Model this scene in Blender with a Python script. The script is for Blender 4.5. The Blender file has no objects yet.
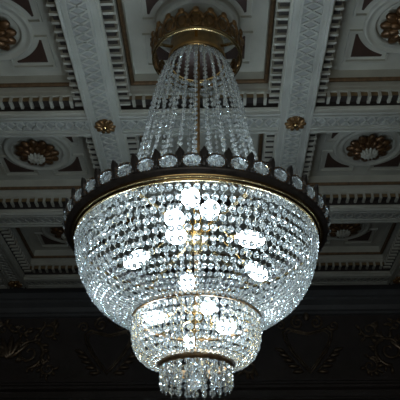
import bpy, math, random
from mathutils import Vector, Matrix

random.seed(7)
PI = math.pi
scene = bpy.context.scene
COL = scene.collection

# ------------------------------------------------------------------ camera, light, exposure
S = 1.4            # one coffer pitch in metres
EYE = 1.6          # eye height; the heights below are in coffer pitches above the eye

cam_data = bpy.data.cameras.new('camera')
cam_data.sensor_width = 36.0
cam_data.lens = 60.39
cam_data.clip_end = 200
cam = bpy.data.objects.new('camera', cam_data)
COL.objects.link(cam)
cam.location = (0.072 * S, -2.31 * S, EYE)
cam.rotation_euler = (math.radians(90 + 31.2), 0, math.radians(1.46))
scene.camera = cam

world = bpy.data.worlds.new('world')
scene.world = world
world.use_nodes = True
bg = world.node_tree.nodes['Background']
bg.inputs[0].default_value = (0.80, 0.92, 0.88, 1)
bg.inputs[1].default_value = 0.014

# added area light behind the viewer, assumed daylight; brightens near ceiling, no windows built
added_light = bpy.data.lights.new('assumed_daylight', 'AREA')
added_light.shape = 'RECTANGLE'
added_light.size, added_light.size_y = 4.0, 2.4
added_light.energy = 28
added_light.color = (1.0, 0.98, 0.86)
wo = bpy.data.objects.new('assumed_daylight', added_light)
COL.objects.link(wo)
wo.location = (0, -4.6, 1.9)
wo.rotation_euler = (math.radians(90 + 40), 0, 0)

vs = scene.view_settings
scene.display_settings.display_device = 'sRGB'
vs.view_transform = 'Standard'
vs.look = 'None'
vs.exposure = 0.14
vs.gamma = 1.0
vs.use_curve_mapping = False

# ------------------------------------------------------------------ materials
def new_mat(name):
    m = bpy.data.materials.new(name)
    m.use_nodes = True
    nt = m.node_tree
    return m, nt, nt.nodes['Principled BSDF']

def solid(name, col, rough=0.6, metal=0.0, vary=0.12, scale=6.0, bump=0.0, bscale=40.0):
    m, nt, p = new_mat(name)
    p.inputs['Roughness'].default_value = rough
    p.inputs['Metallic'].default_value = metal
    tc = nt.nodes.new('ShaderNodeTexCoord')
    nz = nt.nodes.new('ShaderNodeTexNoise')
    nz.inputs['Scale'].default_value = scale
    nz.inputs['Detail'].default_value = 5
    nt.links.new(tc.outputs['Object'], nz.inputs['Vector'])
    cr = nt.nodes.new('ShaderNodeValToRGB')
    cr.color_ramp.elements[0].position = 0.3
    cr.color_ramp.elements[1].position = 0.7
    cr.color_ramp.elements[0].color = (*[c * (1 - vary) for c in col], 1)
    cr.color_ramp.elements[1].color = (*[min(1, c * (1 + vary)) for c in col], 1)
    nt.links.new(nz.outputs['Fac'], cr.inputs['Fac'])
    nt.links.new(cr.outputs['Color'], p.inputs['Base Color'])
    if bump:
        n2 = nt.nodes.new('ShaderNodeTexNoise')
        n2.inputs['Scale'].default_value = bscale
        nt.links.new(tc.outputs['Object'], n2.inputs['Vector'])
        b = nt.nodes.new('ShaderNodeBump')
        b.inputs['Strength'].default_value = bump
        b.inputs['Distance'].default_value = 0.01
        nt.links.new(n2.outputs['Fac'], b.inputs['Height'])
        nt.links.new(b.outputs['Normal'], p.inputs['Normal'])
    return m

M = {}
M['plaster'] = solid('painted_plaster', (0.36, 0.355, 0.30), 0.55, vary=0.14, scale=4)
M['plaster_rib'] = solid('painted_plaster_rib', (0.37, 0.375, 0.33), 0.5, vary=0.12, scale=5)
M['plaster_grey'] = solid('grey_painted_ground', (0.27, 0.28, 0.26), 0.55, vary=0.15, scale=5)
M['brown'] = solid('oxblood_panel', (0.042, 0.021, 0.014), 0.5, vary=0.25, scale=8)
M['dark_gap'] = solid('dark_umber_ground', (0.020, 0.015, 0.012), 0.6, vary=0.3, scale=12)  # near-black ground between the dentil teeth
M['ochre'] = solid('ochre_ground', (0.13, 0.085, 0.036), 0.55, vary=0.3, scale=12)
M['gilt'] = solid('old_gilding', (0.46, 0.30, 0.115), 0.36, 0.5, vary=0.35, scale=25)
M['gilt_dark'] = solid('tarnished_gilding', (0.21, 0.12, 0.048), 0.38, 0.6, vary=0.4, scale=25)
M['gilt_shaded'] = solid('shaded_gilding', (0.11, 0.065, 0.030), 0.5, 0.4, vary=0.35, scale=25)  # darker copy of the gilding, shade put into its colour for side-coffer frames
M['rosette_gilt'] = solid('darkened_rosette_gilding', (0.12, 0.062, 0.026), 0.36, 0.6, vary=0.4, scale=25)
M['brass'] = solid('polished_brass', (0.62, 0.45, 0.22), 0.25, 1.0, vary=0.15, scale=20)
M['bronze'] = solid('dark_bronze', (0.075, 0.068, 0.066), 0.38, 0.4, vary=0.3, scale=25)
M['wall'] = solid('dark_panelling', (0.050, 0.042, 0.040), 0.45, vary=0.2, scale=3)
M['relief'] = solid('dark_bronze_relief', (0.17, 0.13, 0.09), 0.28, 0.6, vary=0.4, scale=20)
M['floor'] = solid('parquet', (0.16, 0.09, 0.045), 0.4, vary=0.3, scale=3)
M['wire'] = solid('silvered_wire', (0.55, 0.52, 0.45), 0.3, 1.0, vary=0.1)
M['cove'] = solid('dark_cove_paint', (0.09, 0.095, 0.10), 0.55, vary=0.15, scale=3)

def crystal(name, milky=0.16, tint=(0.96, 0.985, 1.0)):
    m = bpy.data.materials.new(name)
    m.use_nodes = True
    nt = m.node_tree
    nt.nodes.clear()
    out = nt.nodes.new('ShaderNodeOutputMaterial')
    g = nt.nodes.new('ShaderNodeBsdfGlass')
    g.inputs['Color'].default_value = (*tint, 1)
    g.inputs['Roughness'].default_value = 0.02
    g.inputs['IOR'].default_value = 1.55
    d = nt.nodes.new('ShaderNodeBsdfDiffuse')
    d.inputs['Color'].default_value = (0.93, 0.95, 0.90, 1)
    t = nt.nodes.new('ShaderNodeBsdfTranslucent')
    t.inputs['Color'].default_value = (0.93, 0.95, 0.90, 1)
    m0 = nt.nodes.new('ShaderNodeMixShader')
    m0.inputs[0].default_value = 0.5
    nt.links.new(d.outputs[0], m0.inputs[1])
    nt.links.new(t.outputs[0], m0.inputs[2])
    m1 = nt.nodes.new('ShaderNodeMixShader')
    m1.inputs[0].default_value = milky
    nt.links.new(g.outputs[0], m1.inputs[1])
    nt.links.new(m0.outputs[0], m1.inputs[2])
    nt.links.new(m1.outputs[0], out.inputs[0])
    return m

M['crystal'] = crystal('cut_crystal', 0.11)
M['crystal_clear'] = crystal('cut_crystal_clear', 0.22)
M['jewel'] = crystal('cut_crystal_jewel', 0.06)

def emitter(name, col, strength):
    m = bpy.data.materials.new(name)
    m.use_nodes = True
    nt = m.node_tree
    nt.nodes.clear()
    out = nt.nodes.new('ShaderNodeOutputMaterial')
    e = nt.nodes.new('ShaderNodeEmission')
    e.inputs[0].default_value = (*col, 1)
    e.inputs[1].default_value = strength
    nt.links.new(e.outputs[0], out.inputs[0])
    return m
M['bulb'] = emitter('led_glow', (0.70, 0.86, 1.0), 44)

# ------------------------------------------------------------------ mesh helpers (units: coffer pitches, z above the eye)
def wz(z):
    return EYE + z * S

class MB:
    def __init__(self, *mats):
        self.v, self.f, self.mi, self.sm = [], [], [], []
        self.mats = [M[m] for m in mats]
    def add(self, verts, faces, mat=0, smooth=False):
        o = len(self.v)
        self.v += [tuple(p) for p in verts]
        for f in faces:
            self.f.append([i + o for i in f]); self.mi.append(mat); self.sm.append(smooth)
    def box(self, x0, x1, y0, y1, z0, z1, mat=0):
        v = [(x, y, z) for z in (z0, z1) for y in (y0, y1) for x in (x0, x1)]
        self.add(v, [(0, 2, 3, 1), (4, 5, 7, 6), (0, 1, 5, 4), (2, 6, 7, 3), (0, 4, 6, 2), (1, 3, 7, 5)], mat)
    def bar(self, a, b, w, h, mat=0, up=(0, 0, 1)):
        a, b = Vector(a), Vector(b)
        d = (b - a).normalized(); u = Vector(up)
        s = d.cross(u).normalized(); u = s.cross(d).normalized()
        v = [p + s * (i * w / 2) + u * (j * h / 2) for p in (a, b) for i, j in ((-1, -1), (1, -1), (1, 1), (-1, 1))]
        self.add(v, [(0, 1, 2, 3)[::-1], (4, 5, 6, 7), (0, 1, 5, 4), (1, 2, 6, 5), (2, 3, 7, 6), (3, 0, 4, 7)], mat)
    def lathe(self, prof, seg=48, mat=0, smooth=True, a0=0.0, cx=0.0, cy=0.0):
        n = len(prof); v = []
        for k in range(seg):
            a = a0 + 2 * PI * k / seg
            for r, z in prof:
                v.append((cx + r * math.cos(a), cy + r * math.sin(a), z))
        f = []
        for k in range(seg):
            k2 = (k + 1) % seg
            for i in range(n - 1):
                f.append((k * n + i, k2 * n + i, k2 * n + i + 1, k * n + i + 1))
        self.add(v, f, mat, smooth)
    def tube(self, pts, rad, seg=6, mat=0, smooth=True, flat=None):
        pts = [Vector(p) for p in pts]
        n = len(pts)
        rr = rad if isinstance(rad, (list, tuple)) else [rad] * n
        ref = Vector((0, 0, 1)); v = []
        for i, p in enumerate(pts):
            d = (pts[min(i + 1, n - 1)] - pts[max(i - 1, 0)]).normalized()
            if abs(d.dot(ref)) > 0.95:
                ref = Vector((1, 0, 0)) if abs(d.x) < 0.9 else Vector((0, 1, 0))
            s = d.cross(ref).normalized(); u = s.cross(d).normalized()
            for k in range(seg):
                a = 2 * PI * k / seg
                o = s * math.cos(a) * rr[i] + u * math.sin(a) * rr[i]
                if flat is not None:
                    o = Vector((o.x * flat[0], o.y * flat[1], o.z * flat[2]))
                v.append(p + o)
        f = []
        for i in range(n - 1):
            for k in range(seg):
                k2 = (k + 1) % seg
                f.append((i * seg + k, i * seg + k2, (i + 1) * seg + k2, (i + 1) * seg + k))
        f.append(tuple(range(seg))[::-1]); f.append(tuple((n - 1) * seg + k for k in range(seg)))
        self.add(v, f, mat, smooth)
    def ring_square(self, prof, mat=0, cx=0.0, cy=0.0):
        """a moulding swept round a square: prof = [(half_size, z), ...]"""
        v = []
        for a, z in prof:
            v += [(cx - a, cy - a, z), (cx + a, cy - a, z), (cx + a, cy + a, z), (cx - a, cy + a, z)]
        f = []
        for i in range(len(prof) - 1):
            for k in range(4):
                k2 = (k + 1) % 4
                f.append((i * 4 + k, i * 4 + k2, (i + 1) * 4 + k2, (i + 1) * 4 + k))
        self.add(v, f, mat)
    def prism(self, poly, z0, z1, mat=0):
        n = len(poly)
        v = [(x, y, z0) for x, y in poly] + [(x, y, z1) for x, y in poly]
        f = [tuple(range(n))[::-1], tuple(range(n, 2 * n))]
        f += [(k, (k + 1) % n, n + (k + 1) % n, n + k) for k in range(n)]
        self.add(v, f, mat)
    def blob(self, c, axes, seg=8, rings=5, mat=0, smooth=True):
        """ellipsoid: axes = three vectors (semi-axes), the last is the pole axis"""
        c = Vector(c); X, Y, Z = [Vector(a) for a in axes]
        v = [c - Z]
        for i in range(1, rings):
            t = -PI / 2 + PI * i / rings
            for k in range(seg):
                a = 2 * PI * k / seg
                v.append(c + X * math.cos(t) * math.cos(a) + Y * math.cos(t) * math.sin(a) + Z * math.sin(t))
        v.append(c + Z)
        f = []
        for k in range(seg):
            k2 = (k + 1) % seg
            f.append((0, 1 + k2, 1 + k))
            for i in range(rings - 2):
                f.append((1 + i * seg + k, 1 + i * seg + k2, 1 + (i + 1) * seg + k2, 1 + (i + 1) * seg + k))
            f.append((len(v) - 1, 1 + (rings - 2) * seg + k, 1 + (rings - 2) * seg + k2))
        self.add(v, f, mat, smooth)
    def build(self, name, parent=None, base=(0, 0, 0)):
        """base = the thing's origin, in pitches; vertices are stored relative to it"""
        me = bpy.data.meshes.new(name)
        bx, by, bz = base
        me.from_pydata([((x - bx) * S, (y - by) * S, (z - bz) * S) for x, y, z in self.v], [], self.f)
        for m in self.mats:
            me.materials.append(m)
        me.polygons.foreach_set('material_index', self.mi)
        me.polygons.foreach_set('use_smooth', self.sm)
        me.update()
        o = bpy.data.objects.new(name, me)
        COL.objects.link(o)
        if parent:
            o.parent = parent
        else:
            o.location = (bx * S, by * S, wz(bz))
        return o

def tag(o, label, cat, group=None, kind=None):
    o['label'] = label; o['category'] = cat
    if group: o['group'] = group
    if kind: o['kind'] = kind
    return o

def empty(name, base):
    o = bpy.data.objects.new(name, None)
    COL.objects.link(o)
    o.empty_display_size = 0.1
    o.location = (base[0] * S, base[1] * S, wz(base[2]))
    return o

def copy_tree(o, parent=None):
    c = o.copy(); COL.objects.link(c)
    if parent: c.parent = parent
    for ch in list(o.children):
        copy_tree(ch, c)
    return c

# ------------------------------------------------------------------ the setting
H = 2.177          # underside of the ribs
RC = 0.20          # depth of the coffers above it
YW = 2.94          # back wall
ZF = -EYE / S      # floor
X1 = 2.6           # side walls
Y0 = -1.6          # front edge of the ceiling

b = MB('plaster'); b.box(-X1, X1, Y0, YW + 0.1, H + RC, H + RC + 0.08)
tag(b.build('ceiling'), 'pale grey green coffered plaster ceiling above the chandelier', 'ceiling', kind='structure')
b = MB('floor'); b.box(-X1, X1, -6.0, YW + 0.1, ZF - 0.06, ZF)
tag(b.build('floor'), 'brown parquet floor of the hall', 'floor', kind='structure')
b = MB('wall'); b.box(-X1, X1, YW, YW + 0.1, ZF, H + RC)
tag(b.build('wall_back'), 'dark wall beyond the chandelier at the foot of the picture', 'wall', kind='structure')
for side, sx in (('left', -1), ('right', 1)):
    b = MB('wall'); b.box(min(sx * X1, sx * (X1 + 0.1)), max(sx * X1, sx * (X1 + 0.1)), -3.2, YW + 0.1, ZF, H + RC + 0.08)
    tag(b.build('wall_' + side), 'dark side wall of the hall on the %s' % side, 'wall', kind='structure')

# ribs: long ribs run away from the viewer, cross ribs fill in between them
def lattice(mb, along, c, t0, t1, z):
    hw, pitch = 0.040, 0.052
    n = max(1, round((t1 - t0) / pitch)); st = (t1 - t0) / n
    for i in range(n):
        a = t0 + i * st; e = a + st
        for p, q in ((-hw, hw), (hw, -hw)):
            A = (c + p, a, z) if along == 'y' else (a, c + p, z)
            B = (c + q, e, z) if along == 'y' else (e, c + q, z)
            mb.bar(A, B, 0.010, 0.012)
    if along == 'y': mb.box(c - hw, c + hw, t0, t1, z - 0.001, z + 0.003, 1)
    else: mb.box(t0, t1, c - hw, c + hw, z - 0.001, z + 0.003, 1)
    for s in (-1, 1):
        for off, w, h in ((0.047, 0.010, 0.012), (0.076, 0.014, 0.014)):
            if along == 'y': mb.box(c + s * off - w / 2, c + s * off + w / 2, t0, t1, z - h, z + 0.004)
            else: mb.box(t0, t1, c + s * off - w / 2, c + s * off + w / 2, z - h, z + 0.004)

RX = (-1.5, -0.5, 0.5, 1.5)
RY = (-0.5, 0.5, 1.5, 2.5)
n_trim = 0
words = {-1.5: 'far left', -0.5: 'left', 0.5: 'right', 1.5: 'far right'}
for x in RX:
    n_trim += 1
    b = MB('plaster_rib'); b.box(x - 0.085, x + 0.085, Y0, 2.585, H, H + RC + 0.02)
    o = tag(b.build('trim_%d' % n_trim), 'long ceiling rib with lattice band on the %s of the chandelier' % words[x], 'ceiling rib', kind='structure')
    l = MB('plaster_rib', 'plaster_grey'); lattice(l, 'y', x, Y0, 2.585, H - 0.001); l.build('lattice_band', o)
    for c in o.children: c.location = (0, 0, 0)
cw = {-0.5: 'in front of', 0.5: 'just behind', 1.5: 'second behind', 2.5: 'third and last behind'}
for y in RY:
    n_trim += 1
    b = MB('plaster_rib'); l = MB('plaster_rib', 'plaster_grey')
    ed = [-X1, -1.585, -1.415, -0.585, -0.415, 0.415, 0.585, 1.415, 1.585, X1]
    for i in range(0, 10, 2):
        b.box(ed[i], ed[i + 1], y - 0.085, y + 0.085, H, H + RC + 0.02)
        lattice(l, 'x', y, ed[i], ed[i + 1], H - 0.001)
    o = tag(b.build('trim_%d' % n_trim), 'ceiling cross rib with lattice band %s the chandelier' % cw[y], 'ceiling rib', kind='structure')
    l.build('lattice_band', o)

# coffers
def make_coffer():
    zb, zt = H, H + RC
    m = MB('plaster')
    m.ring_square([(0.415, zb + 0.004), (0.408, zb + 0.004), (0.404, zb + 0.018), (0.411, zb + 0.026)])
    m.ring_square([(0.366, zb + 0.078), (0.355, zb + 0.079), (0.355, zb + 0.095), (0.362, zb + 0.100), (0.358, zb + 0.112), (0.358, zb + 0.140)])
    m.ring_square([(0.334, zb + 0.150), (0.334, zt)])
    root = m.build('trim', None)
    bk = MB('dark_gap', 'ochre')
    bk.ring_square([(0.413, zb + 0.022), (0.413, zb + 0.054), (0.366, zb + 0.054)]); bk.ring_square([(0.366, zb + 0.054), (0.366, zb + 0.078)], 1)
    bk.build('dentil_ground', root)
    d = MB('plaster')
    n = 15; st = 0.78 / n; w = 0.0075
    for k in range(n + 1):
        t = -0.39 + k * st
        for s in (-1, 1):
            for a0, a1, h0, h1 in ((0.366, 0.412, 0.040, 0.055), (0.357, 0.366, 0.040, 0.079)):
                lo, hi = sorted((s * a0, s * a1))
                d.box(lo, hi, t - w, t + w, zb + h0, zb + h1)
                if 0 < k < n:
                    d.box(t - w, t + w, lo, hi, zb + h0, zb + h1)
    d.build('dentil_course', root)
    g = MB('gilt')
    g.ring_square([(0.358, zb + 0.146), (0.352, zb + 0.136), (0.343, zb + 0.134), (0.338, zb + 0.140), (0.334, zb + 0.150)])
    g.build('gilded_frame', root)
    p = MB('plaster')
    p.lathe([(0.145, zt), (0.149, zt - 0.014), (0.158, zt - 0.018), (0.164, zt - 0.010), (0.186, zt - 0.010), (0.192, zt - 0.020), (0.202, zt - 0.018), (0.206, zt)], 56)
    for sx in (-1, 1):
        for sy in (-1, 1):
            for (u0, u1, v0, v1) in ((0.256, 0.268, 0.045, 0.268), (0.045, 0.256, 0.256, 0.268), (0.045, 0.055, 0.205, 0.256), (0.205, 0.256, 0.045, 0.055)):
                x0, x1, y0, y1 = sorted((sx * u0, sx * u1)) + sorted((sy * v0, sy * v1))
                p.box(x0, x1, y0, y1, zt - 0.014, zt)
    p.build('circle_moulding', root)
    a0 = math.atan2(0.080, 0.232); R = math.hypot(0.080, 0.232) - 0.010
    for sx in (-1, 1):
        for sy in (-1, 1):
            poly = [(0.232, 0.232), (0.080, 0.232)]
            for k in range(9):
                a = (PI / 2 - a0) + (2 * a0 - PI / 2) * k / 8
                poly.append((R * math.cos(a), R * math.sin(a)))
            poly.append((0.232, 0.080))
            q = MB('brown'); q.prism([(sx * x, sy * y) for x, y in poly], zt - 0.004, zt + 0.002); q.build('spandrel_panel', root)
    return root

row_words = {-1: 'in the row overhead', 0: 'in the chandelier row', 1: 'in the second row', 2: 'in the last row before the wall'}
col_words = {-2: 'far left of the chandelier', -1: 'left of the chandelier', 0: 'in line with the chandelier', 1: 'right of the chandelier', 2: 'far right of the chandelier'}
coffer = make_coffer()
first = True
for r in (-1, 0, 1, 2):
    for c in (-2, -1, 0, 1, 2):
        o = coffer if first else copy_tree(coffer)
        first = False
        n_trim += 1
        o.name = 'trim_%d' % n_trim
        o.location = (c * S, r * S, wz(0))
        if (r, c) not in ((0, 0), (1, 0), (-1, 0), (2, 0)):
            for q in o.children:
                if q.name.startswith('gilded_frame'): q.material_slots[0].link = 'OBJECT'; q.material_slots[0].material = M['gilt_shaded']
        tag(o, 'square plaster coffer with brown corner panels %s, %s' % (row_words[r], col_words[c]), 'ceiling coffer', 'coffers of the ceiling', 'structure')

# cove between the last rib and the wall, cornice, frieze rails
n_trim += 1
b = MB('cove'); b.box(-X1, X1, 2.6, YW, H + 0.05, H + RC)
tag(b.build('trim_%d' % n_trim), 'plain dark strip of ceiling between the last rib and the wall', 'ceiling strip', kind='structure')
n_trim += 1
b = MB('cove')
prof = [(YW, 2.05), (YW - 0.03, 2.055), (YW - 0.03, 2.075), (YW - 0.05, 2.085), (YW - 0.06, 2.12), (YW - 0.10, 2.15), (YW - 0.10, 2.17), (YW - 0.12, 2.18), (YW - 0.12, H + 0.05), (YW, H + 0.05)]
def extrude_x(mb, prof, x0, x1):
    n = len(prof)
    v = [(x0, y, z) for y, z in prof] + [(x1, y, z) for y, z in prof]
    f = [(k, (k + 1) % n, n + (k + 1) % n, n + k) for k in range(n)] + [tuple(range(n)), tuple(range(n, 2 * n))[::-1]]
    mb.add(v, f)
extrude_x(b, prof, -X1, X1)
tag(b.build('trim_%d' % n_trim), 'grey cornice moulding along the top of the dark frieze', 'cornice', kind='structure')
n_trim += 1
b = MB('wall')
extrude_x(b, [(YW, 1.44), (YW - 0.05, 1.45), (YW - 0.05, 1.47), (YW - 0.03, 1.485), (YW - 0.03, 1.50), (YW - 0.015, 1.51), (YW, 1.515)], -X1, X1)
extrude_x(b, [(YW, 1.36), (YW - 0.02, 1.365), (YW - 0.02, 1.38), (YW, 1.39)], -X1, X1)
o_rail = tag(b.build('trim_%d' % n_trim), 'dark rail moulding below the carved frieze', 'moulding', kind='structure')

# carved frieze
def spiral(mb, cx, cz, r0, turns, start, flip=1, w=0.012):
    pts, rad = [], []
    n = int(26 * turns)
    for k in range(n + 1):
        t = k / n
        a = start + flip * t * turns * 2 * PI
        r = r0 * (1 - 0.88 * t)
        pts.append((cx + r * math.cos(a), YW - 0.020, cz + r * math.sin(a)))
        rad.append(w * (1 - 0.55 * t))
    mb.tube(pts, rad, 6)
def leaf(mb, x, z, ang, ln, wd):
    d = Vector((math.cos(ang), 0, math.sin(ang))); s = Vector((-d.z, 0, d.x))
    mb.blob(Vector((x, YW - 0.020, z)) + d * ln * 0.5, (s * wd, Vector((0, 0.018, 0)), d * ln * 0.5), 6, 5)

def make_cartouche(x):
    base = (x, YW, 1.60)
    root = empty('wall_cartouche', base)
    out = [(-0.20, 0.30), (-0.155, 0.335), (-0.09, 0.315), (0, 0.295), (0.09, 0.315), (0.155, 0.335), (0.20, 0.30), (0.185, 0.235), (0.13, 0.13), (0.06, 0.04), (0, -0.03), (-0.06, 0.04), (-0.13, 0.13), (-0.185, 0.235)]
    m = MB('wall')
    n = len(out)
    v = [(x + px, YW - 0.014, 1.60 + pz) for px, pz in out] + [(x + px, YW - 0.002, 1.60 + pz) for px, pz in out]
    m.add(v, [tuple(range(n))] + [(k, (k + 1) % n, n + (k + 1) % n, n + k) for k in range(n)])
    m.build('shield', root, base)
    e = MB('relief')
    for k in range(2):
        g = 1.0 - 0.13 * k
        pts = [(x + px * g, YW - 0.018, 1.60 + 0.17 + (pz - 0.17) * g) for px, pz in out]
        e.tube(pts + [pts[0]], 0.009 - 0.003 * k, 6)
    e.build('border', root, base)
    for sx in (-1, 1):
        q = MB('relief')
        spiral(q, x + sx * 0.075, 1.60 + 0.385, 0.055, 1.5, PI / 2, -sx, 0.012); q.build('crest_scroll', root, base)
        q = MB('relief')
        spiral(q, x + sx * 0.215, 1.60 + 0.36, 0.045, 1.4, PI, sx, 0.010); q.build('crest_scroll', root, base)
        q = MB('relief')
        q.tube([(x + sx * (0.19 - 0.034 * k), YW - 0.008, 1.60 + 0.14 - 0.040 * k) for k in range(5)], 0.006, 5)
        for k in range(5):
            leaf(q, x + sx * (0.19 - 0.034 * k), 1.60 + 0.14 - 0.040 * k, PI / 2 - sx * (1.2 + 0.1 * k), 0.09, 0.018)
        q.build('leaf_spray', root, base)
    q = MB('relief'); leaf(q, x, 1.60 + 0.40, PI / 2, 0.08, 0.03); q.build('crest_leaf', root, base)
    return root
for x, lab in ((-0.80, 'dark heart shaped carved cartouche on the frieze, lower left of the chandelier'), (0.81, 'dark heart shaped carved cartouche on the frieze, lower right of the chandelier')):
    tag(make_cartouche(x), lab, 'wall carving', 'carved cartouches of the frieze')

def make_scroll(x):
    base = (x, YW, 1.55)
    root = empty('acanthus_carving', base)
    for sx in (-1, 1):
        for (cx, cz, r0, tu, st, fl, w, nl) in ((0.16, 1.75, 0.13, 1.7, -PI / 2, 1, 0.017, 16), (0.30, 1.92, 0.07, 1.4, PI, -1, 0.012, 9), (0.33, 1.62, 0.065, 1.4, PI / 2, 1, 0.012, 9), (0.08, 1.95, 0.05, 1.3, 0, -1, 0.011, 7)):
            m = MB('relief')
            spiral(m, x + sx * cx, cz, r0, tu, st, sx * fl, w)
            for k in range(nl):
                t = k / nl * 0.55
                a = st + sx * fl * t * tu * 2 * PI; r = r0 * (1 - 0.88 * t)
                leaf(m, x + sx * cx + r * math.cos(a), cz + r * math.sin(a), a + random.uniform(-0.9, 0.9), random.uniform(0.035, 0.075), random.uniform(0.010, 0.018))
            m.build('scroll', root, base)
    l = MB('relief')
    for k in range(5):
        leaf(l, x, 1.70, PI / 2 + (k - 2) * 0.42, 0.20, 0.026)
    l.build('leaf_spray', root, base)
    return root
for x, lab in ((-1.60, 'dark scrolling leaf carving on the frieze left of the left cartouche'), (0.0, 'dark scrolling leaf carving on the frieze behind the chandelier foot'), (1.61, 'dark scrolling leaf carving on the frieze right of the right cartouche')):
    tag(make_scroll(x), lab, 'wall carving', 'leaf carvings of the frieze')

# ------------------------------------------------------------------ gilded rosettes
def make_rosette():
    zt = H + RC
    base = (0, 0, zt)
    root = empty('ceiling_rosette', base)
    m = MB('rosette_gilt')
    m.lathe([(0.001, zt - 0.028), (0.075, zt - 0.030), (0.088, zt - 0.012), (0.09, zt)], 32)
    for ring, (n, r, ln, wd, zz, ph) in enumerate(((12, 0.088, 0.048, 0.029, zt - 0.026, 0), (12, 0.062, 0.036, 0.019, zt - 0.045, PI / 12))):
        for k in range(n):
            a = ph + 2 * PI * k / n
            d = Vector((math.cos(a), math.sin(a), 0)); s = Vector((-d.y, d.x, 0))
            m.blob(d * r + Vector((0, 0, zz)), (s * wd, Vector((0, 0, 0.020)), d * ln), 8, 6)
    m.build('flower', root, base)
    c = MB('plaster')
    for k in range(12):
        a = 2 * PI * k / 12
        d = Vector((math.cos(a), math.sin(a), 0)); s = Vector((-d.y, d.x, 0))
        c.blob(d * 0.030 + Vector((0, 0, zt - 0.062)), (s * 0.010, Vector((0, 0, 0.022)), d * 0.024), 8, 6)
    c.blob((0, 0, zt - 0.066), (Vector((0.030, 0, 0)), Vector((0, 0.030, 0)), Vector((0, 0, 0.024))), 16, 8)
    c.build('boss', root, base)
    return root
ros = make_rosette(); first = True
for r in (-1, 0, 1, 2):
    for c in (-2, -1, 0, 1, 2):
        if (r, c) == (0, 0) or (abs(c) == 2 and r < 1) or (r == -1 and c != 0) or (c == 0 and r > -1): continue
        o = ros if first else copy_tree(ros)
        first = False
        o.location = (c * S, r * S, wz(H + RC))
        tag(o, 'gilded rosette with pale boss, %s, %s' % (row_words[r].replace('in the last row before the wall', 'in the last row'), col_words[c]), 'rosette', 'rosettes of the coffers')

def make_boss():
    base = (0, 0, H)
    root = empty('rib_boss', base)
    m = MB('gilt_dark')
    m.lathe([(0.048, H), (0.046, H - 0.012), (0.001, H - 0.016)], 24)
    for k in range(10):
        a = 2 * PI * k / 10
        d = Vector((math.cos(a), math.sin(a), 0)); s = Vector((-d.y, d.x, 0))
        m.blob(d * 0.036 + Vector((0, 0, H - 0.016)), (s * 0.0125, Vector((0, 0, 0.014)), d * 0.022), 8, 6)
    m.build('flower', root, base)
    c = MB('brass'); c.blob((0, 0, H - 0.024), (Vector((0.017, 0, 0)), Vector((0, 0.017, 0)), Vector((0, 0, 0.016))), 12, 8)
    c.build('knob', root, base)
    return root
bos = make_boss(); first = True
bw = {-1.5: 'far left', -0.5: 'left', 0.5: 'right', 1.5: 'far right'}
bl = {0.5: 'first crossing behind the chandelier', 1.5: 'second crossing behind the chandelier', 2.5: 'last crossing before the wall'}
for y in (0.5, 1.5, 2.5):
    for x in RX:
        if y == 0.5 and abs(x) > 1: continue
        o = bos if first else copy_tree(bos)
        first = False
        o.location = (x * S, y * S, wz(H))
        tag(o, 'small gilt flower boss on the %s rib at the %s' % (bw[x], bl[y]), 'ceiling boss', 'gilt bosses at the rib crossings')

# ------------------------------------------------------------------ the chandelier
CB = (0, 0, 0.624)
ch = empty('crystal_chandelier', CB)
tag(ch, 'large tiered crystal bead chandelier with jewelled bronze crown ring hanging from the coffered ceiling', 'chandelier')
def part(mb, name, parent=ch):
    return mb.build(name, parent, CB)
def spin(o, n, fn=None, start=0.0):
    """copies of a part (with its sub-parts) turned about the chandelier's axis"""
    for k in range(n):
        c = o if k == 0 else copy_tree(o, ch)
        c.rotation_euler = (0, 0, start + 2 * PI * k / n)

# ceiling cup, rod and hubs
m = MB('gilt'); ZT = H + RC
m.lathe([(0.001, ZT - 0.001), (0.085, ZT - 0.001), (0.085, ZT - 0.010), (0.05, ZT - 0.03), (0.035, ZT - 0.05), (0.06, ZT - 0.08), (0.115, ZT - 0.11), (0.127, ZT - 0.14), (0.127, 2.160), (0.134, 2.154), (0.134, 2.140), (0.124, 2.134), (0.121, 2.140)], 48)
cc = part(m, 'ceiling_canopy')
m = MB('brown'); m.lathe([(0.1215, 2.138), (0.117, 2.225), (0.013, 2.235)], 48); part(m, 'canopy_inner_shade', cc)  # added inner skin, dark brown standing in for shade within the gold cup
m = MB('gilt_dark'); m.lathe([(0.013, 2.25), (0.013, 1.25), (0.008, 1.24), (0.008, 0.735), (0.001, 0.73)], 12); part(m, 'central_rod')
m = MB('brass')
m.lathe([(0.01, 1.30), (0.03, 1.29), (0.045, 1.26), (0.05, 1.23), (0.04, 1.20), (0.03, 1.18), (0.012, 1.16)], 24)
part(m, 'arm_hub'); m = MB('brass')
m.lathe([(0.01, 0.95), (0.03, 0.94), (0.035, 0.915), (0.025, 0.89), (0.012, 0.875)], 20)
part(m, 'arm_hub')

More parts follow.
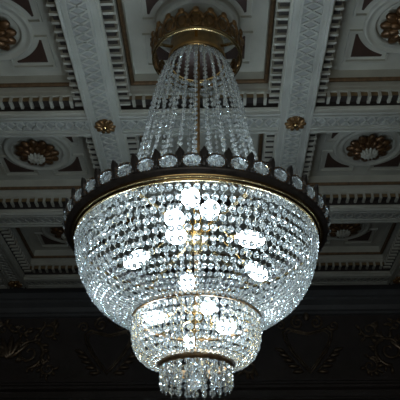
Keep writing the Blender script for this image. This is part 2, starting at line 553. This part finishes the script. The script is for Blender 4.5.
# crown under the ceiling
m = MB('brass')
m.lathe([(0.197, 2.146), (0.204, 2.143), (0.208, 2.150), (0.206, 2.166), (0.198, 2.168), (0.197, 2.146)], 64)
part(m, 'crown_hoop')
m = MB('gilt_dark')
def oval(mb, r, zc, hw, hh, thick, seg=18, a=0.0, lean=0.0):
    pts = []
    for k in range(seg + 1):
        t = 2 * PI * k / seg
        dz = hh * math.sin(t)
        pts.append((r + dz * lean, hw * math.cos(t), zc + dz))
    mb.tube(pts, thick, 6)
oval(m, 0.204, 2.210, 0.030, 0.043, 0.0065, lean=0.15)
m.blob((0.204, 0, 2.208), (Vector((0.006, 0, 0)), Vector((0, 0.021, 0)), Vector((0, 0, 0.032))), 8, 6)
for s in (-1, 1):
    m.tube([(0.204, s * 0.012, 2.206), (0.204, s * 0.022, 2.216), (0.205, s * 0.019, 2.235)], 0.005, 5)
    m.tube([(0.203, s * 0.031, 2.164), (0.204, s * 0.030, 2.18), (0.205, s * 0.031, 2.205)], 0.005, 5)
m.blob((0.213, 0, 2.258), (Vector((0.009, 0, 0)), Vector((0, 0.016, 0)), Vector((0, 0, 0.017))), 8, 6)
spin(part(m, 'crown_leaf'), 20, start=-PI / 2)
m = MB('brass'); m.bar((0.11, 0, 2.185), (0.203, 0, 2.158), 0.012, 0.008); spin(part(m, 'crown_strut'), 6, start=PI / 6)

# strands of beads
def bead(mb, c, rad, tang, out, flat=0.62, mat=0):
    """octagon-cut bead, flattened along 'out', strung along 'tang'"""
    tang = tang.normalized(); side = tang.cross(out).normalized(); out = side.cross(tang).normalized()
    ang = random.uniform(-0.6, 0.6)
    o2 = out * math.cos(ang) + side * math.sin(ang); s2 = side * math.cos(ang) - out * math.sin(ang)
    v = []
    for lay, rr in ((-1.0, 0.42), (-0.28, 1.0), (0.28, 1.0), (1.0, 0.42)):
        for k in range(8):
            a = 2 * PI * (k + 0.5) / 8
            v.append(c + (tang * math.sin(a) + s2 * math.cos(a)) * rad * rr + o2 * (lay * rad * flat))
    f = [tuple(range(8))[::-1], tuple(range(24, 32))]
    for i in range(3):
        for k in range(8):
            f.append((i * 8 + k, i * 8 + (k + 1) % 8, (i + 1) * 8 + (k + 1) % 8, (i + 1) * 8 + k))
    mb.add(v, f, mat, False)

def resample(prof, pitch, start=0.5):
    P = [Vector((r, 0, z)) for r, z in prof]
    # smooth with Catmull-Rom
    Q = []
    for i in range(len(P) - 1):
        p0 = P[max(i - 1, 0)]; p1 = P[i]; p2 = P[i + 1]; p3 = P[min(i + 2, len(P) - 1)]
        for k in range(12):
            t = k / 12
            Q.append(0.5 * ((2 * p1) + (p2 - p0) * t + (2 * p0 - 5 * p1 + 4 * p2 - p3) * t * t + (3 * p1 - p0 - 3 * p2 + p3) * t ** 3))
    Q.append(P[-1])
    L = [0]
    for i in range(1, len(Q)): L.append(L[-1] + (Q[i] - Q[i - 1]).length)
    n = max(1, round(L[-1] / pitch)); st = L[-1] / n
    out = []
    for k in range(n):
        s = (k + start) * st
        for i in range(1, len(Q)):
            if L[i] >= s:
                t = (s - L[i - 1]) / max(1e-9, L[i] - L[i - 1])
                out.append((Q[i - 1].lerp(Q[i], t), (Q[i] - Q[i - 1]).normalized())); break
    return out, Q

def strand(prof, pitch, rad, wire='wire', drop=None, count=None, glass='crystal'):
    """count = strands round the circle: beads shrink where the strands crowd together"""
    mb = MB(glass, wire)
    fine, Q = resample(prof, 0.002)
    mb.tube(Q[::3] + [Q[-1]], 0.0011, 4, 1)
    need = 0.5 * pitch; last = None
    for p, t in fine:
        need -= 0.002
        if need > 0: continue
        rr = rad if not count else max(0.0055, min(rad, PI * p.x / count * 0.86))
        out = Vector((-t.z, 0, t.x))
        if out.x < 0: out = -out
        bead(mb, p, rr, t, out)
        need = pitch * (rr / rad) ** 0.8
    if drop:
        e = Q[-1]
        mb.blob(e - Vector((0, 0, drop * 1.3)), (Vector((drop * 0.6, 0, 0)), Vector((0, drop * 0.6, 0)), Vector((0, 0, drop * 1.3))), 8, 5, 0, False)
    return mb

def strands(name, n, variants, start, prof, pitch, rad, **kw):
    protos = [part(strand(prof, pitch, rad, **kw), name) for _ in range(variants)]
    for k in range(n):
        o = protos[k] if k < variants else protos[k % variants].copy()
        if k >= variants: COL.objects.link(o)
        o.parent = ch
        o.rotation_euler = (0, 0, start + 2 * PI * k / n)

TENT = [(0.122, 2.132), (0.150, 2.075), (0.172, 2.0), (0.196, 1.88), (0.238, 1.62), (0.29, 1.42), (0.37, 1.29), (0.455, 1.225)]
BASKET = [(0.460, 1.192), (0.448, 1.12), (0.421, 1.04), (0.381, 0.975), (0.332, 0.932), (0.282, 0.908), (0.236, 0.897)]
TIER2 = [(0.228, 0.888), (0.228, 0.832), (0.214, 0.772), (0.180, 0.737), (0.130, 0.728)]
TIER3 = [(0.122, 0.718), (0.121, 0.645)]
strands('tent_strand', 30, 4, PI / 30, TENT, 0.0265, 0.0102, glass='crystal_clear')
strands('basket_strand', 96, 6, PI / 96, BASKET, 0.0345, 0.0130, count=96)
strands('tier_strand', 50, 4, 0.0, TIER2, 0.0290, 0.0124, count=50, wire='brass')
strands('fringe_strand', 24, 3, 0.05, TIER3, 0.0255, 0.0128, drop=0.005, wire='brass')
strands('inner_fringe_strand', 10, 3, 0.0, [(0.072, 0.718), (0.072, 0.640)], 0.0235, 0.0122, drop=0.005, wire='brass')
# garland of amber-backed beads under the cup
g = MB('crystal', 'brass')
for k in range(44):
    a = 2 * PI * k / 44
    for r, z in ((0.129, 2.117), (0.139, 2.095), (0.149, 2.073)):
        bead(g, Vector((r * math.cos(a), r * math.sin(a), z)), 0.0092, Vector((-math.sin(a), math.cos(a), 0)), Vector((math.cos(a), math.sin(a), 0)))
g.lathe([(0.124, 2.136), (0.134, 2.132), (0.134, 2.126), (0.124, 2.126), (0.124, 2.136)], 44, 1)
part(g, 'top_garland')

# main ring
m = MB('brass')
m.lathe([(0.458, 1.196), (0.465, 1.192), (0.471, 1.194), (0.473, 1.199), (0.467, 1.203), (0.458, 1.202), (0.458, 1.196)], 96)
m.lathe([(0.474, 1.200), (0.478, 1.199), (0.487, 1.204), (0.486, 1.209), (0.474, 1.207), (0.474, 1.200)], 96)
part(m, 'ring_rim')
m = MB('bronze')
m.lathe([(0.462, 1.203), (0.474, 1.203), (0.484, 1.207), (0.500, 1.213), (0.505, 1.219), (0.503, 1.226), (0.492, 1.226), (0.462, 1.215), (0.462, 1.203)], 96)
part(m, 'ring_band')
NJ = 40
m = MB('jewel')
def gem(mb, r, z, hw, hh, depth):
    v = []; lays = ((0.45, 1.0), (0.80, 0.55), (1.0, 0.0), (0.7, -0.6))
    for s, d in lays:
        for k in range(12):
            a = 2 * PI * (k + 0.5) / 12
            v.append((r + d * depth + 0.10 * math.sin(a) * hh * s, hw * s * math.cos(a), z + hh * s * math.sin(a)))
    f = [tuple(range(12)), tuple(range(36, 48))[::-1]]
    for i in range(3):
        for k in range(12):
            f.append((i * 12 + k, (i + 1) * 12 + k, (i + 1) * 12 + (k + 1) % 12, i * 12 + (k + 1) % 12))
    mb.add(v, f, 0, False)
gem(m, 0.501, 1.247, 0.0315, 0.0255, 0.014)
j = part(m, 'jewel')
m = MB('bronze', 'gilt_dark')
oval(m, 0.501, 1.247, 0.0335, 0.0275, 0.0042, 20, lean=0.10)
for k in range(16):
    a = 2 * PI * k / 16
    m.blob((0.507 + 0.1 * 0.0255 * math.sin(a), 0.0325 * math.cos(a), 1.247 + 0.0265 * math.sin(a)), (Vector((0.0028, 0, 0)), Vector((0, 0.0028, 0)), Vector((0, 0, 0.0028))), 6, 4, 1)
part(m, 'bezel', j)
spin(j, NJ, start=-PI / 2)
m = MB('bronze', 'jewel')
prof = [(0.008, 1.222), (0.012, 1.238), (0.006, 1.250), (0.015, 1.264), (0.015, 1.278), (0.004, 1.294)]
v = []
for w, z in prof:
    rr = 0.505 + (z - 1.222) * 0.14
    v += [(rr - 0.004, -w, z), (rr - 0.004, w, z), (rr + 0.005, w * 0.5, z), (rr + 0.005, -w * 0.5, z)]
f = []
for i in range(len(prof) - 1):
    for k in range(4):
        f.append((i * 4 + k, i * 4 + (k + 1) % 4, i * 4 + 4 + (k + 1) % 4, i * 4 + 4 + k))
f.append((0, 1, 2, 3))
m.add(v, f)
lf = part(m, 'leaf_finial')
m = MB('jewel'); m.blob((0.512, 0, 1.229), (Vector((0.006, 0, 0)), Vector((0, 0.008, 0)), Vector((0, 0, 0.006))), 8, 5, 0, False)
part(m, 'stud_crystal', lf)
spin(lf, NJ, start=-PI / 2 + PI / NJ)
m = MB('brass'); m.bar((0.03, 0, 1.235), (0.462, 0, 1.209), 0.012, 0.008); sp = part(m, 'ring_spoke')
for k, a in enumerate((-118, -62, 62, 118)):
    c = sp if k == 0 else copy_tree(sp, ch)
    c.rotation_euler = (0, 0, math.radians(a))

# lower rings
for nm, r, z in (('tier_ring', 0.230, 0.897), ('foot_ring', 0.124, 0.725)):
    m = MB('gilt_dark', 'crystal')
    m.lathe([(r - 0.007, z - 0.006), (r + 0.004, z - 0.008), (r + 0.004, z), (r + 0.002, z + 0.007), (r - 0.007, z + 0.006), (r - 0.007, z - 0.006)], 72)
    for k in range(76 if r > 0.2 else 42):
        a = 2 * PI * k / (76 if r > 0.2 else 42)
        d = Vector((math.cos(a), math.sin(a), 0))
        m.blob(d * (r + 0.009) + Vector((0, 0, z)), (d * 0.005, Vector((-d.y, d.x, 0)) * 0.0085, Vector((0, 0, 0.0085))), 8, 5, 1, False)
    if r < 0.2:
        m.lathe([(r - 0.002, z - 0.016), (r + 0.007, z - 0.013), (r + 0.009, z), (r + 0.006, z + 0.013), (r - 0.002, z + 0.014), (r - 0.002, z - 0.016)], 72)
    o = part(m, nm)
for nm, r, z, st in (('tier_support', 0.225, 0.895, 0.2), ('foot_support', 0.119, 0.725, 0.5)):
    m = MB('brass'); m.bar((0.008, 0, z + 0.005), (r, 0, z), 0.008, 0.006); spin(part(m, nm), 3, start=st)
m = MB('crystal'); m.blob((0, 0, 0.668), (Vector((0.024, 0, 0)), Vector((0, 0.024, 0)), Vector((0, 0, 0.032))), 10, 7, 0, False)
m.blob((0, 0, 0.710), (Vector((0.014, 0, 0)), Vector((0, 0.014, 0)), Vector((0, 0, 0.028))), 10, 7, 0, False)
part(m, 'bottom_finial')

# lamps on arms
LAMPS = [(-0.010, -0.365, 1.19, 1.25), (-0.070, -0.255, 1.17, 1.25), (-0.068, -0.165, 1.15, 1.25), (0.055, -0.285, 1.185, 1.25), (0.205, -0.055, 1.19, 1.25), (0.240, 0.210, 1.18, 1.25),
         (-0.245, 0.110, 1.19, 1.25), (-0.05, 0.300, 1.17, 1.25),
         (-0.140, -0.100, 0.862, 0.91), (0.045, -0.165, 0.870, 0.91), (0.105, -0.100, 0.825, 0.91), (-0.03, 0.150, 0.86, 0.91)]
for (x, y, z, zh) in LAMPS:
    d = Vector((x, y, 0)).normalized(); e = Vector((x, y, z))
    tip = d * (Vector((x, y, 0)).length)
    k_ = 1.1 if z > 1 else 0.82
    h = 0.052 * k_                                   # half length of the glowing envelope
    ax = (d * 0.95 + Vector((0, 0, -0.28))).normalized()
    s0 = e - ax * h
    a = MB('brass')
    a.tube([d * 0.025 + Vector((0, 0, zh)), d * max(0.04, tip.length * 0.45) + Vector((0, 0, zh + 0.012)), s0 - ax * 0.03], 0.0045, 6)
    arm = part(a, 'lamp_arm')
    k = MB('brass'); k.tube([s0 - ax * 0.032, s0 - ax * 0.002], [0.010, 0.014], 10); part(k, 'lamp_socket', arm)
    bl_ = MB('bulb')
    s = ax.cross(Vector((0, 0, 1))).normalized(); u = s.cross(ax)
    bl_.blob(e, (s * 0.030 * k_, u * 0.030 * k_, ax * h), 12, 8)
    part(bl_, 'light_bulb')
